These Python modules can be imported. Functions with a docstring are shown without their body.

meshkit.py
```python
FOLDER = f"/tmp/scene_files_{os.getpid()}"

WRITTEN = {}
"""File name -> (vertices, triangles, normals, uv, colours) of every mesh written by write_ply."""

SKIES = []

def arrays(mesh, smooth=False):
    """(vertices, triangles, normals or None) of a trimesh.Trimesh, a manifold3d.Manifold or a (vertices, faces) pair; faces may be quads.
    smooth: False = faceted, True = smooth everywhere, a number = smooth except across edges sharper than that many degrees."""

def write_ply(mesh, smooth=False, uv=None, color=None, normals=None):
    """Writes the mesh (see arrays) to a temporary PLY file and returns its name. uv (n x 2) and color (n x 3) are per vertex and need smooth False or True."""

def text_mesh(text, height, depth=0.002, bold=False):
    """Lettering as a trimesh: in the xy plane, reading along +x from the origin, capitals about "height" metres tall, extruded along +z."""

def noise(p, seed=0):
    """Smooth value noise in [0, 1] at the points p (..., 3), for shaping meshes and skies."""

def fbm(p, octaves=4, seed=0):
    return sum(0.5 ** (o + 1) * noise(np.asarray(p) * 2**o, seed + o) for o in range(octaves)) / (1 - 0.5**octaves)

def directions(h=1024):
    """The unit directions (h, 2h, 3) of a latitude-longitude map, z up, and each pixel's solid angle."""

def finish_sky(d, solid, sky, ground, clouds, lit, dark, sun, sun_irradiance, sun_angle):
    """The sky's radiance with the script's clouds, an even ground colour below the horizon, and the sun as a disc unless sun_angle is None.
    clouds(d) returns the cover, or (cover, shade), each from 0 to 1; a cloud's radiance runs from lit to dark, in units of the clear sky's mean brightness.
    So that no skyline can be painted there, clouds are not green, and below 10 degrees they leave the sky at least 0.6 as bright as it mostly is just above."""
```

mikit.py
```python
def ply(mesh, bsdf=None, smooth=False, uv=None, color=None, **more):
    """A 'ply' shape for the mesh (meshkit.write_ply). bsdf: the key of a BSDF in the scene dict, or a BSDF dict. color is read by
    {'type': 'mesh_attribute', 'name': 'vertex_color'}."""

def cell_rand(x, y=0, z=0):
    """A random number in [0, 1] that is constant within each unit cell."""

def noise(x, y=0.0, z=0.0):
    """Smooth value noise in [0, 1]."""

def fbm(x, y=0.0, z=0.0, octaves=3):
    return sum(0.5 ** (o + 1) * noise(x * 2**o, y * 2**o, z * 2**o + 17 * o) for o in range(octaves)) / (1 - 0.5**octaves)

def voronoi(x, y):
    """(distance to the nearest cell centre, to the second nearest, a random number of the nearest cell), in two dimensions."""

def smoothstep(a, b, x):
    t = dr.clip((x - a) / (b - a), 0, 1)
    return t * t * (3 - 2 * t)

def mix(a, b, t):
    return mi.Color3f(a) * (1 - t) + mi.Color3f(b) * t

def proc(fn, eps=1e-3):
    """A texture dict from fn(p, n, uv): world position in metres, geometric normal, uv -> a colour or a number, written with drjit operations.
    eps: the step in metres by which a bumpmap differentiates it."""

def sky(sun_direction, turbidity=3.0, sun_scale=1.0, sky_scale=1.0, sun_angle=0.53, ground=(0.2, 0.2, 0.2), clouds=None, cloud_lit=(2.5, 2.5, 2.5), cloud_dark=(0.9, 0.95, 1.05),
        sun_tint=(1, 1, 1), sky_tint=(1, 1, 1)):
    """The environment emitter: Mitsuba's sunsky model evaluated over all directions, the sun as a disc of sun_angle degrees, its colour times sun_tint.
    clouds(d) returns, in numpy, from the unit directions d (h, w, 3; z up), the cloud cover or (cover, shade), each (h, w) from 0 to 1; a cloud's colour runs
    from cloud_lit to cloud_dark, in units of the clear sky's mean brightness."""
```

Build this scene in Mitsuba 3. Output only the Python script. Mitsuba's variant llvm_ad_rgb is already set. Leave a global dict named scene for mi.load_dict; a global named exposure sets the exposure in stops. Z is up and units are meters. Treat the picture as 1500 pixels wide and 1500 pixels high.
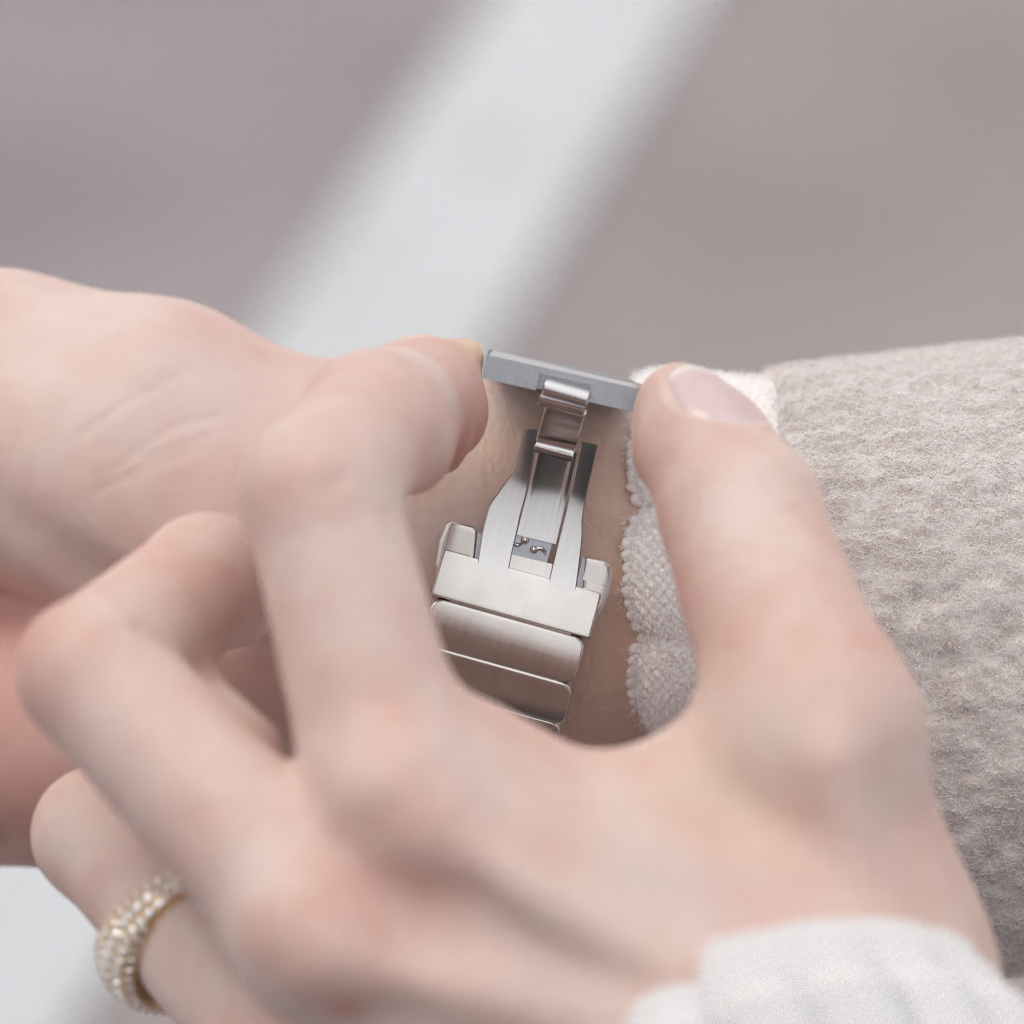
import math, os, numpy as np, trimesh, mitsuba as mi, mikit, meshkit
from mikit import noise, fbm, smoothstep, mix
RNG = np.random.default_rng(7)
T4 = mi.ScalarTransform4f
# ---------------------------------------------------------------- frame, camera, sky, exposure
# Everything is modelled in millimetres in a work frame: x right, y up along the sleeves' sides, z out towards the viewer,
# which stands tilted 40 degrees over the pavement; W() takes it to world metres (z up).
PITCH = math.radians(40.0)
EX = np.array([1.0, 0, 0]); EY = np.array([0, math.sin(PITCH), math.cos(PITCH)]); EZ = np.array([0, -math.cos(PITCH), math.sin(PITCH)])
ORIGIN = np.array([0, 0, 0.75])
ROT = np.stack([EX, EY, EZ])
def W(p): return ORIGIN + (np.asarray(p, float) @ ROT) * 0.001
DIST = 420.0
exposure = 1.86
scene, labels = {}, {}
scene['camera'] = {'type': 'thinlens', 'fov': 14.655, 'fov_axis': 'x', 'near_clip': 0.05, 'far_clip': 500.0,
                   'aperture_radius': 0.0060, 'focus_distance': 0.4190,
                   'to_world': T4().look_at(origin=W([0, 0, DIST]).tolist(), target=W([0, 0, 0]).tolist(), up=EY.tolist())}
def overcast(d):
    # standard overcast sky: three times brighter overhead than at the horizon, a little uneven
    c = meshkit.fbm(d * 2.2, 3) - 0.5
    return np.ones(d.shape[:2]), 0.97 * (1 - np.clip(d[..., 2], 0, 1)) + 0.12 * c
scene['sky'] = mikit.sky([-0.30, 0.10, 0.95], turbidity=3, sun_scale=0.16, sun_angle=30, clouds=overcast,
                         cloud_lit=(3.7, 3.7, 3.72), cloud_dark=(0.62, 0.63, 0.66), ground=(0.3, 0.29, 0.29))
# ---------------------------------------------------------------- materials
def refl(fn): return mikit.proc(fn)
def principled(color, rough, **k): return {'type': 'principled', 'base_color': color, 'roughness': rough, **k}
RGB = lambda *c: {'type': 'rgb', 'value': list(c)}
def loc(p):
    """world metres -> work frame millimetres (drjit)."""
    q = (p - mi.Point3f(*ORIGIN.tolist())) * 1000.0
    return [q.x * EX_[0] + q.y * EX_[1] + q.z * EX_[2] for EX_ in (EX.tolist(), EY.tolist(), EZ.tolist())]
def skin_bump(p, n, uv):
    x, y, z = loc(p)
    a = fbm(x * 1.7 + 0.5 * y, y * 1.1, z * 1.7, 3)
    b = noise(x * 4.4, y * 3.4, z * 3.9)
    w = noise(x * 2.4 + 0.7 * y, y * 0.9, z * 1.4)
    return (0.5 * a + 0.3 * b + 0.45 * w) * (0.15 + 0.85 * smoothstep(-34.0, -14.0, x))
VC = {'type': 'mesh_attribute', 'name': 'vertex_color'}
scene['skin'] = {'type': 'bumpmap', 'scale': 0.00022, 'nested': mikit.proc(skin_bump, eps=6e-5),
                 'bsdf': {'type': 'twosided', 'bsdf': principled(VC, 0.44, specular=0.32, sheen=0.06, sheen_tint=0.8)}}
scene['nail'] = {'type': 'twosided', 'bsdf': principled(VC, 0.18, specular=0.55, clearcoat=0.6, clearcoat_gloss=0.9)}
def brushed(p, n, uv):
    s = noise(uv.x * 9000.0, uv.y * 260.0, 0.0) * 0.6 + noise(uv.x * 21000.0, uv.y * 500.0, 3.0) * 0.4
    return s
def brushed_rough(p, n, uv):
    return 0.30 + 0.12 * (brushed(p, n, uv) - 0.5)
def brushed_col(p, n, uv):
    s = brushed(p, n, uv); c = 0.94 + 0.16 * (s - 0.5) + 0.10 * (noise(uv.x * 500, uv.y * 500) - 0.5)
    return mi.Color3f(0.72, 0.69, 0.665) * c
scene['steel_brushed'] = {'type': 'bumpmap', 'scale': 0.0000016, 'nested': mikit.proc(brushed, eps=2.5e-5),
                          'bsdf': {'type': 'twosided', 'bsdf': principled(refl(brushed_col), refl(brushed_rough), metallic=1.0)}}
def polished_col(p, n, uv):
    c = 0.95 + 0.12 * (brushed(p, n, uv) - 0.5)
    return mi.Color3f(0.655, 0.635, 0.64) * c
scene['steel_polished'] = {'type': 'twosided', 'bsdf': principled(refl(polished_col), 0.13, metallic=1.0)}
def blasted_col(p, n, uv):
    x, y, z = loc(p)
    return mi.Color3f(0.37, 0.385, 0.42) * (0.82 + 0.34 * fbm(x * 4.0, y * 4.0, z * 4.0, 3))
scene['steel_matt'] = {'type': 'twosided', 'bsdf': principled(refl(blasted_col), 0.34, metallic=1.0)}
scene['gold'] = {'type': 'twosided', 'bsdf': principled(RGB(0.78, 0.57, 0.34), 0.25, metallic=1.0)}
scene['gem'] = {'type': 'twosided', 'bsdf': principled(RGB(0.95, 0.955, 0.97), 0.05, metallic=0.8, specular=0.9, clearcoat=1.0)}
def coat_col(p, n, uv):
    x, y, z = loc(p)
    m = smoothstep(0.35, 0.7, fbm(x * 0.5, y * 0.9, z * 0.9, 4))
    return mix((0.46, 0.41, 0.40), (0.59, 0.555, 0.55), m)
scene['felt'] = {'type': 'twosided', 'bsdf': principled(refl(coat_col), 0.95, specular=0.1, sheen=0.4)}
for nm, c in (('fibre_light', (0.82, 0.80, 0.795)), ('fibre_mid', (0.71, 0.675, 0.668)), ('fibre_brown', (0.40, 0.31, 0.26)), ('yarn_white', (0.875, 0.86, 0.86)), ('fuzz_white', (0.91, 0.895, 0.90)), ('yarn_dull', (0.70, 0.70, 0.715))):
    scene[nm] = {'type': 'twosided', 'bsdf': {'type': 'diffuse', 'reflectance': RGB(*c)}}
scene['torso_dark'] = {'type': 'twosided', 'bsdf': {'type': 'diffuse', 'reflectance': RGB(0.045, 0.04, 0.042)}}  # colour of the unseen body, picked dark for the reflections in the steel
scene['knit_under'] = {'type': 'twosided', 'bsdf': {'type': 'diffuse', 'reflectance': RGB(0.82, 0.78, 0.765)}}
def asphalt_col(p, n, uv):
    g = fbm(p.x * 9.0, p.y * 9.0, 0.0, 4); f = noise(p.x * 900.0, p.y * 900.0, 1.0)
    t = smoothstep(-0.3, 0.25, p.x - 0.4 * (p.y - 1.2))
    c = mix((0.258, 0.236, 0.259), (0.297, 0.26, 0.266), t)
    big = fbm(p.x * 3.1 + 4.0, p.y * 3.1, 7.0, 3)
    return c * (0.66 + 0.34 * g + 0.34 * big + 0.12 * (f - 0.5))
scene['asphalt'] = {'type': 'twosided', 'bsdf': principled(refl(asphalt_col), 0.85, specular=0.3)}
def paint_col(p, n, uv):
    g = fbm(p.x * 14.0, p.y * 14.0, 2.0, 4); wv = smoothstep(0.66, 0.8, fbm(p.x * 60.0, p.y * 60.0, 5.0, 3))
    return mix(mi.Color3f(0.50, 0.525, 0.555) * (0.9 + 0.2 * g), (0.34, 0.32, 0.33), 0.6 * wv)
scene['road_paint'] = {'type': 'twosided', 'bsdf': principled(refl(paint_col), 0.6, specular=0.4)}
# ---------------------------------------------------------------- helpers
def V(*c): return np.array(c, float)
def norm(a): a = np.asarray(a, float); return a / np.maximum(np.linalg.norm(a, axis=-1, keepdims=True), 1e-12)
def put(key, mesh, bsdf, label=None, cat=None, group=None, kind=None, smooth=True, uv=None, color=None, normals=None):
    v, f = (mesh.vertices, mesh.faces) if hasattr(mesh, 'vertices') else mesh
    m = trimesh.Trimesh(W(v), np.asarray(f), process=False)
    scene[key] = mikit.ply(m, bsdf, smooth=smooth, uv=uv, color=color)
    tag(key, label, cat, group, kind); return key
def tag(key, label=None, cat=None, group=None, kind=None):
    d = {k: v for k, v in (('label', label), ('category', cat), ('group', group), ('kind', kind)) if v}
    if d: labels[key] = d
def curves(key, pts, rad, bsdf, label=None, kind=None):
    """pts (n, m, 3) in mm, rad (n, m): one bspline curve shape."""
    os.makedirs(meshkit.FOLDER, exist_ok=True)
    path = f'{meshkit.FOLDER}/{key}.txt'
    w = W(pts)
    rows = np.concatenate([w, rad[..., None] * 0.001], -1)
    with open(path, 'w') as f:
        for c in rows:
            f.write('\n'.join('%.6f %.6f %.6f %.7f' % tuple(r) for r in c) + '\n\n')
    scene[key] = {'type': 'bsplinecurve', 'filename': path, 'bsdf': {'type': 'ref', 'id': bsdf}}
    tag(key, label, kind=kind)
# signed distances -----------------------------------------------------------
def cap(p, a, b, ra, rb, w=None, s=1.0):
    ba = b - a; pa = p - a
    t = np.clip(pa @ ba / max(ba @ ba, 1e-9), 0, 1)
    q = pa - t[:, None] * ba
    if w is not None: q = q + ((s - 1.0) * (q @ w))[:, None] * w
    return np.sqrt((q * q).sum(1)) - (ra + (rb - ra) * t)
def smin(a, b, k):
    h = np.clip(0.5 + 0.5 * (b - a) / k, 0, 1)
    return b * (1 - h) + a * h - k * h * (1 - h)
def chain(p, pts, rs, k=2.0):
    d = None
    for i in range(len(pts) - 1):
        e = cap(p, pts[i], pts[i + 1], rs[i], rs[i + 1]); d = e if d is None else smin(d, e, k)
    return d
def surface(f, lo, hi, h):
    """Surface nets over a narrow band, then projected on to f = 0; returns vertices, triangles, normals."""
    n = np.ceil((np.asarray(hi) - lo) / (4 * h)).astype(int)
    ax = [lo[i] + (np.arange(n[i]) * 4 + 1.5) * h for i in range(3)]
    c = f(np.stack(np.meshgrid(*ax, indexing='ij'), -1).reshape(-1, 3)).reshape(n)
    v = np.repeat(np.repeat(np.repeat(c, 4, 0), 4, 1), 4, 2)
    act = np.argwhere(np.abs(c) < 4 * h * 1.9)
    off = np.stack(np.meshgrid(*[np.arange(4)] * 3, indexing='ij'), -1).reshape(-1, 3)
    idx = (act[:, None] * 4 + off).reshape(-1, 3)
    for s in range(0, len(idx), 400000):
        e = idx[s:s + 400000]; v[e[:, 0], e[:, 1], e[:, 2]] = f(np.asarray(lo) + e * h)
    I = v < 0
    sh = np.array(v.shape) - 1
    cnt = np.zeros(sh, np.uint8)
    for o in np.ndindex(2, 2, 2): cnt += I[o[0]:o[0] + sh[0], o[1]:o[1] + sh[1], o[2]:o[2] + sh[2]]
    cells = np.argwhere((cnt > 0) & (cnt < 8))
    num = -np.ones(sh, np.int64); num[tuple(cells.T)] = np.arange(len(cells))
    acc, k = np.zeros((len(cells), 3)), np.zeros(len(cells))
    for axis in range(3):
        o1, o2 = [a for a in range(3) if a != axis]
        for p in (0, 1):
            for q in (0, 1):
                A = cells.copy(); A[:, o1] += p; A[:, o2] += q; B = A.copy(); B[:, axis] += 1
                va, vb = v[tuple(A.T)], v[tuple(B.T)]
                m = (va < 0) != (vb < 0); t = np.where(m, va / np.where(m, va - vb, 1), 0)
                P = A.astype(float); P[:, axis] += t
                acc += P * m[:, None]; k += m
    P = np.asarray(lo) + acc / k[:, None] * h
    tris = []
    for axis in range(3):
        o1, o2 = (axis + 1) % 3, (axis + 2) % 3
        sl0 = [slice(None)] * 3; sl1 = [slice(None)] * 3; sl0[axis] = slice(0, -1); sl1[axis] = slice(1, None)
        a, b = I[tuple(sl0)], I[tuple(sl1)]
        E = np.argwhere(a != b); E = E[(E[:, o1] > 0) & (E[:, o2] > 0) & (E[:, o1] < sh[o1]) & (E[:, o2] < sh[o2])]
        flip = ~a[tuple(E.T)]
        def cell(d1, d2):
            C = E.copy(); C[:, o1] -= d1; C[:, o2] -= d2; return num[tuple(C.T)]
        q = np.stack([cell(1, 1), cell(0, 1), cell(0, 0), cell(1, 0)], 1)
        q = np.where(flip[:, None], q[:, ::-1], q); q = q[(q >= 0).all(1)]
        tris += [q[:, [0, 1, 2]], q[:, [0, 2, 3]]]
    F = np.vstack(tris)
    def grad(P, e=0.15):
        K = np.array([[1, -1, -1], [-1, -1, 1], [-1, 1, -1], [1, 1, 1]], float)
        return sum(K[i] * f(P + K[i] * e)[:, None] for i in range(4)) / (4 * e)
    for _ in range(2):
        g = grad(P); d = f(P); P = P - np.clip(d / np.maximum((g * g).sum(1), 0.2), -h, h)[:, None] * g
    return P, F, norm(grad(P))
def tint(col, P, spots):
    for c, r, rgb, amt in spots:
        wgt = amt * np.exp(-((P - c) ** 2).sum(1) / (r * r)); col = col * (1 - wgt[:, None]) + np.array(rgb) * wgt[:, None]
    return col
SKIN, RED, PALE, BLUE, WARM = (0.595, 0.435, 0.392), (0.52, 0.255, 0.215), (0.62, 0.51, 0.48), (0.49, 0.425, 0.445), (0.60, 0.405, 0.305)
def skin_colour(P, seed=0):
    a = meshkit.fbm(P * 0.09, 3, seed)[:, None]; b = meshkit.fbm(P * 0.33 + 40, 3, seed + 5)[:, None]; c = meshkit.fbm(P * 1.3, 2, seed + 9)[:, None]
    col = np.array(SKIN) * np.ones((len(P), 1))
    col = col + (np.array(RED) - SKIN) * np.clip((a - 0.5) * 1.1 + (b - 0.5) * 0.5, -0.2, 0.5)
    col = col + (np.array(PALE) - SKIN) * np.clip((0.52 - a) * 1.6, 0, 0.6)
    return col * (1 + (c - 0.5) * 0.08)
def fold(p, pts, width, depth, z0):
    """a skin fold seen along z: the polyline's x and y count, and only the side above z0."""
    q = p * np.array([1.0, 1.0, 0.0]); d = np.full(len(p), 1e9)
    for a, b in zip(pts[:-1], pts[1:]): d = np.minimum(d, cap(q, V(*a, 0), V(*b, 0), 0, 0))
    return depth * np.exp(-(d / width) ** 2) * (p[:, 2] > z0)
def skin_uv(P): return np.stack([P[:, 0], P[:, 1] - P[:, 2]], 1) * 0.001
def groove(p, pts, width, depth):
    """depth of a crease that follows the polyline pts."""
    d = np.full(len(p), 1e9)
    for a, b in zip(pts[:-1], pts[1:]): d = np.minimum(d, cap(p, a, b, 0, 0))
    return depth * np.exp(-(d / width) ** 2)
# ---------------------------------------------------------------- the hand in front: it pulls the clasp open
IDX = [V(-10.28,-28.23,50), V(-18.35,1.81,43), V(-13.88,8.67,25), V(-9.44,11.7,9)]
MID = [V(-17.54,-37.54,52), V(-39.96,-15.27,41), V(-30.49,-6.94,23), V(-29.81,-8.37,6)]
RIN = [V(-20.41,-52.79,36), V(-41.93,-32.77,15), V(-32.25,-31.53,2), V(-25.2,-34.56,0)]
LIT = [V(-12.77,-63.84,28), V(-23.31,-51.56,8), V(-19.25,-44.21,4), V(-15.12,-42.48,0)]
THU = [V(29.16,-20.41,42), V(22.74,-0.14,24), V(19.22,6.52,19.5), V(17.29,10.51,16.5)]
TH_AX = norm(THU[3] - THU[2]); TH_Z = norm(V(0, 0, 1) - TH_AX[2] * TH_AX); TH_N = norm(0.83 * TH_Z + 0.56 * np.cross(TH_AX, TH_Z)); TH_B = np.cross(TH_AX, TH_N)
NAIL_C = THU[3] * 0.45 + THU[2] * 0.55
def nail_frame(p):
    q = p - NAIL_C; s, b, n = q @ TH_AX, q @ TH_B, q @ TH_N
    return s, np.arctan2(b, n), n
def nail_mask(p):
    s, a, n = nail_frame(p)
    lo = -5.9 + 3.0 * np.clip(a / 0.76, -1.2, 1.2) ** 2 - 1.2 * np.clip(a / 0.76, -1.2, 1.2)
    return np.minimum.reduce([(s - lo) / 0.9, (6.0 - s) / 0.9, (0.79 - np.abs(a)) * 5.0])
WR = V(37.78,-55.37,40)
def right_hand(p):
    fi = chain(p, IDX, [8.1, 7.1, 7.0, 6.4], 2.2)
    fi = smin(fi, cap(p, V(-11,6.92,24), V(-10.01,5.62,20), 4.3, 3.6), 3.0)          # pulp of the middle joint
    fi = smin(fi, cap(p, V(-7.75,13.67,9), V(-4.81,16.14,7), 3.6, 1.9), 2.2)            # tip under the nail
    fi = smin(fi, cap(p, V(-8.33,9.18,8), V(-6.94,9.77,7), 5.4, 4.2), 2.5)            # pad of the fingertip
    fm = chain(p, MID, [7.8, 7.0, 6.6, 6.0], 1.4)
    fm = smin(fm, cap(p, V(-33.48,-17.34,31), V(-26.52,-23.71,38), 4.2, 4.8), 3.0)         # palm side of the first joint
    fr = chain(p, RIN, [6.9, 6.5, 6.2, 5.9], 2.0)
    fl = chain(p, LIT, [7.6, 6.4, 5.9, 5.3], 2.5)
    ft = chain(p, THU, [9.0, 7.6, 6.0, 4.7], 3.0)
    ft = smin(ft, cap(p, V(17.05,6.26,14), V(15.99,10.17,11), 4.6, 3.5), 3.5)           # pad of the thumb
    ft = smin(ft, cap(p, V(22.79,-7.37,29), V(26.99,-17.12,36), 4.6, 6.0), 5.0)
    d = smin(smin(smin(fi, fm, 1.5), fr, 1.5), fl, 1.5); d = smin(d, ft, 0.8)
    palm = cap(p, IDX[0], V(21.27,-47.05,44), 8.6, 12.0)
    palm = smin(palm, cap(p, V(-16.45,-39.54,51), V(19.98,-56.08,44), 8.5, 13.0), 5.0)
    palm = smin(palm, cap(p, V(-11.49,-37.04,47.5), V(16.07,-50.14,45), 10.0, 12.6), 5.0)
    palm = smin(palm, cap(p, V(-19.09,-54.31,36), V(20.51,-62.86,34), 7.6, 12.0), 5.0)
    palm = smin(palm, cap(p, V(-10.75,-65.18,28), V(23.4,-67.53,30), 8.0, 12.0), 5.0)
    palm = smin(palm, cap(p, V(29.31,-21.82,40), V(33.05,-44.11,36), 9.4, 11.2), 7.0)    # thumb metacarpal
    palm = smin(palm, cap(p, V(-3.87,-24.49,44), V(8.45,-30.67,41), 6.8, 6.2), 5.0)        # web
    palm = smin(palm, cap(p, V(9.1,-30.67,41), V(26.13,-21.23,39), 6.0, 6.2), 4.0)
    palm = smin(palm, cap(p, V(9.77,-38.76,40), V(29.78,-46.32,34), 10.5, 13.0), 8.0)
    palm = smin(palm, cap(p, V(25.21,-49.77,38), V(32.65,-73.23,64), 18.0, 19.0), 12.0)   # wrist
    d = smin(d, palm, 5.0)
    d = smin(d, cap(p, V(-10.89,-25.51,57), V(-9.33,-27.69,57), 3.2, 3.2), 6.0)              # knuckles
    d = smin(d, cap(p, V(-19.73,-37.98,58), V(-18.49,-39.41,58), 3.2, 3.2), 6.0)
    for a, b in ((V(-6.81,-29.71,59), V(14.27,-41.58,58)), (V(-15.43,-40.11,60), V(13.03,-47.78,58)), (V(29.41,-23.41,51), V(34.34,-40.7,49))):
        d = smin(d, cap(p, a, b, 1.6, 1.4), 5.0)                                     # tendons
    d = d + groove(p, [V(-14.12,-30.99,62), V(-6.79,-40.11,60)], 4.2, 0.7) + groove(p, [V(-6.75,-29.77,62), V(-3.7,-35.79,60)], 3.5, 0.5)
    d = d + groove(p, [V(-10.2,12.06,18), V(-10.08,8.74,28), V(-11.14,4.05,26)], 1.0, 0.8)
    for q in (((22.77, 2.24, 35), (25.74, 1.98, 35), (28.60, 1.00, 32)), ((22.77, 0.99, 35), (25.74, 0.66, 35), (28.60, -0.33, 32)), ((22.77, -0.26, 35), (25.74, -0.66, 35), (28.60, -1.66, 32)), ((22.77, -1.52, 35), (25.74, -1.98, 35), (28.60, -2.99, 32))):      # wrinkles over the thumb joint
        d = d + groove(p, [V(*c) for c in q], 0.5, 0.17)
    for q in (((-22.08, 6.94, 52), (-19.50, 3.77, 53), (-15.86, 3.81, 50)), ((-22.08, 5.17, 52), (-19.50, 2.39, 53), (-15.86, 3.17, 50)), ((-22.08, 3.41, 52), (-19.50, 1.01, 53), (-15.86, 2.54, 50))):      # and over the forefinger's knuckle
        d = d + groove(p, [V(*c) for c in q], 0.7, 0.18)
    d = d + groove(p, [V(-35.13,-11.28,44), V(-31.1,-15.23,42), V(-27.07,-18.05,44)], 1.0, 0.5)
    near = ((p - NAIL_C) ** 2).sum(1) < 190
    if near.any():
        m = np.zeros(len(p)); q = p[near]; s, a, n = nail_frame(q); k = nail_mask(q)
        inside = np.clip(k, 0, 1); rim = np.exp(-((k + 0.45) / 0.6) ** 2) * np.clip((4.5 - s) / 2, 0, 1)
        m[near] = np.where(n > 0, 0.38 * inside - 0.16 * rim, 0)
        d = d + m
    d = d + 0.12 * (meshkit.fbm(p * 0.35, 2) - 0.5)
    return d
hv, hf, hn = surface(right_hand, V(-62, -85, -8), V(56, 22, 92), 0.55)
hc = skin_colour(hv, 3)
hc = tint(hc, hv, [(V(-9.93,-22.96,58), 6.0, RED, 0.25), (V(-19.24,-38.48,58), 5.0, RED, 0.2), (V(-22.2,1.9,50), 4.5, RED, 0.40), (V(-17.86,6.38,48), 4.0, RED, 0.25), (V(-7.67,6.98,13), 6.0, RED, 0.9), (V(-4.24,8.83,8), 4.5, RED, 0.6),
                   (V(-10.86,4.07,24), 4.0, RED, 0.45), (V(-3.53,17.66,8), 2.4, (0.62, 0.47, 0.31), 0.6), (V(15.3,-8.65,32), 6.0, RED, 0.55), (V(13.71,0.69,20), 4.5, RED, 0.35),
                   (V(37.58,-33.05,42), 7.0, RED, 0.28), (V(-34.41,-11.91,34), 3.5, RED, 0.5), (V(-29.04,-7.43,26), 6.0, RED, 0.4), (V(-8.07,-32.58,58), 4.0, RED, 0.4), (V(-16.13,-34.13,58), 5.0, RED, 0.3),
                   (V(-14.81,-45.67,60), 2.2, (0.50, 0.17, 0.15), 0.7), (V(11.29,-33.88,54), 5, BLUE, 0.45), (V(16.36,-36.49,53), 5, BLUE, 0.45), (V(0.62,-35.99,58), 5, BLUE, 0.3), (V(4.32,-41.35,60), 6, BLUE, 0.35), (V(31.25,-29.97,48), 5, PALE, 0.5), (V(-3.12,-26.83,56), 6, PALE, 0.5), (V(-14.51,-9.46,52), 5, PALE, 0.4), (V(-36.35,-21.04,48), 6, PALE, 0.4), (V(6.86,-36.19,56), 11, WARM, 0.2), (V(19.13,-25.51,48), 8, WARM, 0.35), (V(-44.76,-32.91,36), 5, RED, 0.25), (V(-44.48,-16.11,44), 4.5, RED, 0.15),
                   (V(14.72,12.27,11), 1.7, (0.62, 0.48, 0.33), 0.7), (V(16.91,14.44,9), 1.6, (0.62, 0.49, 0.36), 0.6), (V(25.81,-3.31,34), 3.0, RED, 0.2), (V(16.97,3.39,24), 5.0, RED, 0.18)])
put('person__hand', (hv, hf), 'skin', 'hand in front pinching the clasp bar between thumb and forefinger', smooth=True, color=hc, uv=skin_uv(hv))
# thumb nail: a curved plate seated in the groove of the skin
def nail_plate(fn, C, ax, n0, b0, s0, s1, a0, nu=40, nv=30, skew=0.0):
    S, A = np.meshgrid(np.linspace(0, 1, nu), np.linspace(-1, 1, nv), indexing='ij')
    s = s0 + (s1 - s0) * S; a = A * a0 * (0.93 + 0.07 * np.sin(np.pi * np.clip(S, 0, 1)))
    s = s + (1 - S) * (3.0 * A ** 2 - skew * A) - S * 1.6 * A ** 2
    base = C + s[..., None] * ax; di = np.cos(a)[..., None] * n0 + np.sin(a)[..., None] * b0
    r = np.full(s.shape, 1.5).ravel(); B, D = base.reshape(-1, 3), di.reshape(-1, 3)
    for _ in range(40): r = np.clip(r - 0.8 * fn(B + r[:, None] * D), 0.5, 14)
    r = r.reshape(s.shape)
    from scipy.ndimage import gaussian_filter
    r = gaussian_filter(r, 2.5, mode='nearest')
    rim = np.minimum.reduce([S * 6, (1 - np.abs(A)) * 5, np.ones_like(S)]); rim = np.clip(rim, 0, 1)
    top = base + (r + 0.38 * rim - 0.12)[..., None] * di; bot = base + (r - 0.75)[..., None] * di
    v = np.vstack([top.reshape(-1, 3), bot.reshape(-1, 3)]); N = nu * nv
    i, j = np.meshgrid(np.arange(nu - 1), np.arange(nv - 1), indexing='ij'); q = (i * nv + j).ravel()
    f = [np.stack([q, q + nv, q + nv + 1], 1), np.stack([q, q + nv + 1, q + 1], 1)]; f += [f[0][:, ::-1] + N, f[1][:, ::-1] + N]
    ring = np.r_[np.arange(nv), np.arange(1, nu) * nv + nv - 1, (nu - 1) * nv + np.arange(nv - 2, -1, -1), np.arange(nu - 2, 0, -1) * nv]
    r2 = np.roll(ring, -1); f += [np.stack([ring, r2, r2 + N], 1), np.stack([ring, r2 + N, ring + N], 1)]
    col = np.array([0.55, 0.42, 0.425]) * np.ones((N, 1)); Sf, Af = S.ravel()[:, None], A.ravel()[:, None]
    col = col + (np.array([0.58, 0.48, 0.485]) - col) * np.clip(1 - Sf / 0.22, 0, 1)
    col = col + (np.array([0.64, 0.575, 0.54]) - col) * np.clip((Sf - 0.86) / 0.05, 0, 1)
    col = col * (0.97 + 0.06 * meshkit.noise(np.stack([Af * 14, Sf * 2, Sf * 0], -1).reshape(-1, 3))[:, None])
    m = trimesh.Trimesh(v, np.vstack(f), process=False)
    if m.volume < 0: m.invert()
    return m, np.vstack([col, col])
nm, nc = nail_plate(right_hand, NAIL_C, TH_AX, TH_N, TH_B, -5.9, 5.4, 0.76, skew=1.2)
put('person__hand__fingernail', nm, 'nail', 'thumb nail, glossy pale pink', color=nc)
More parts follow.
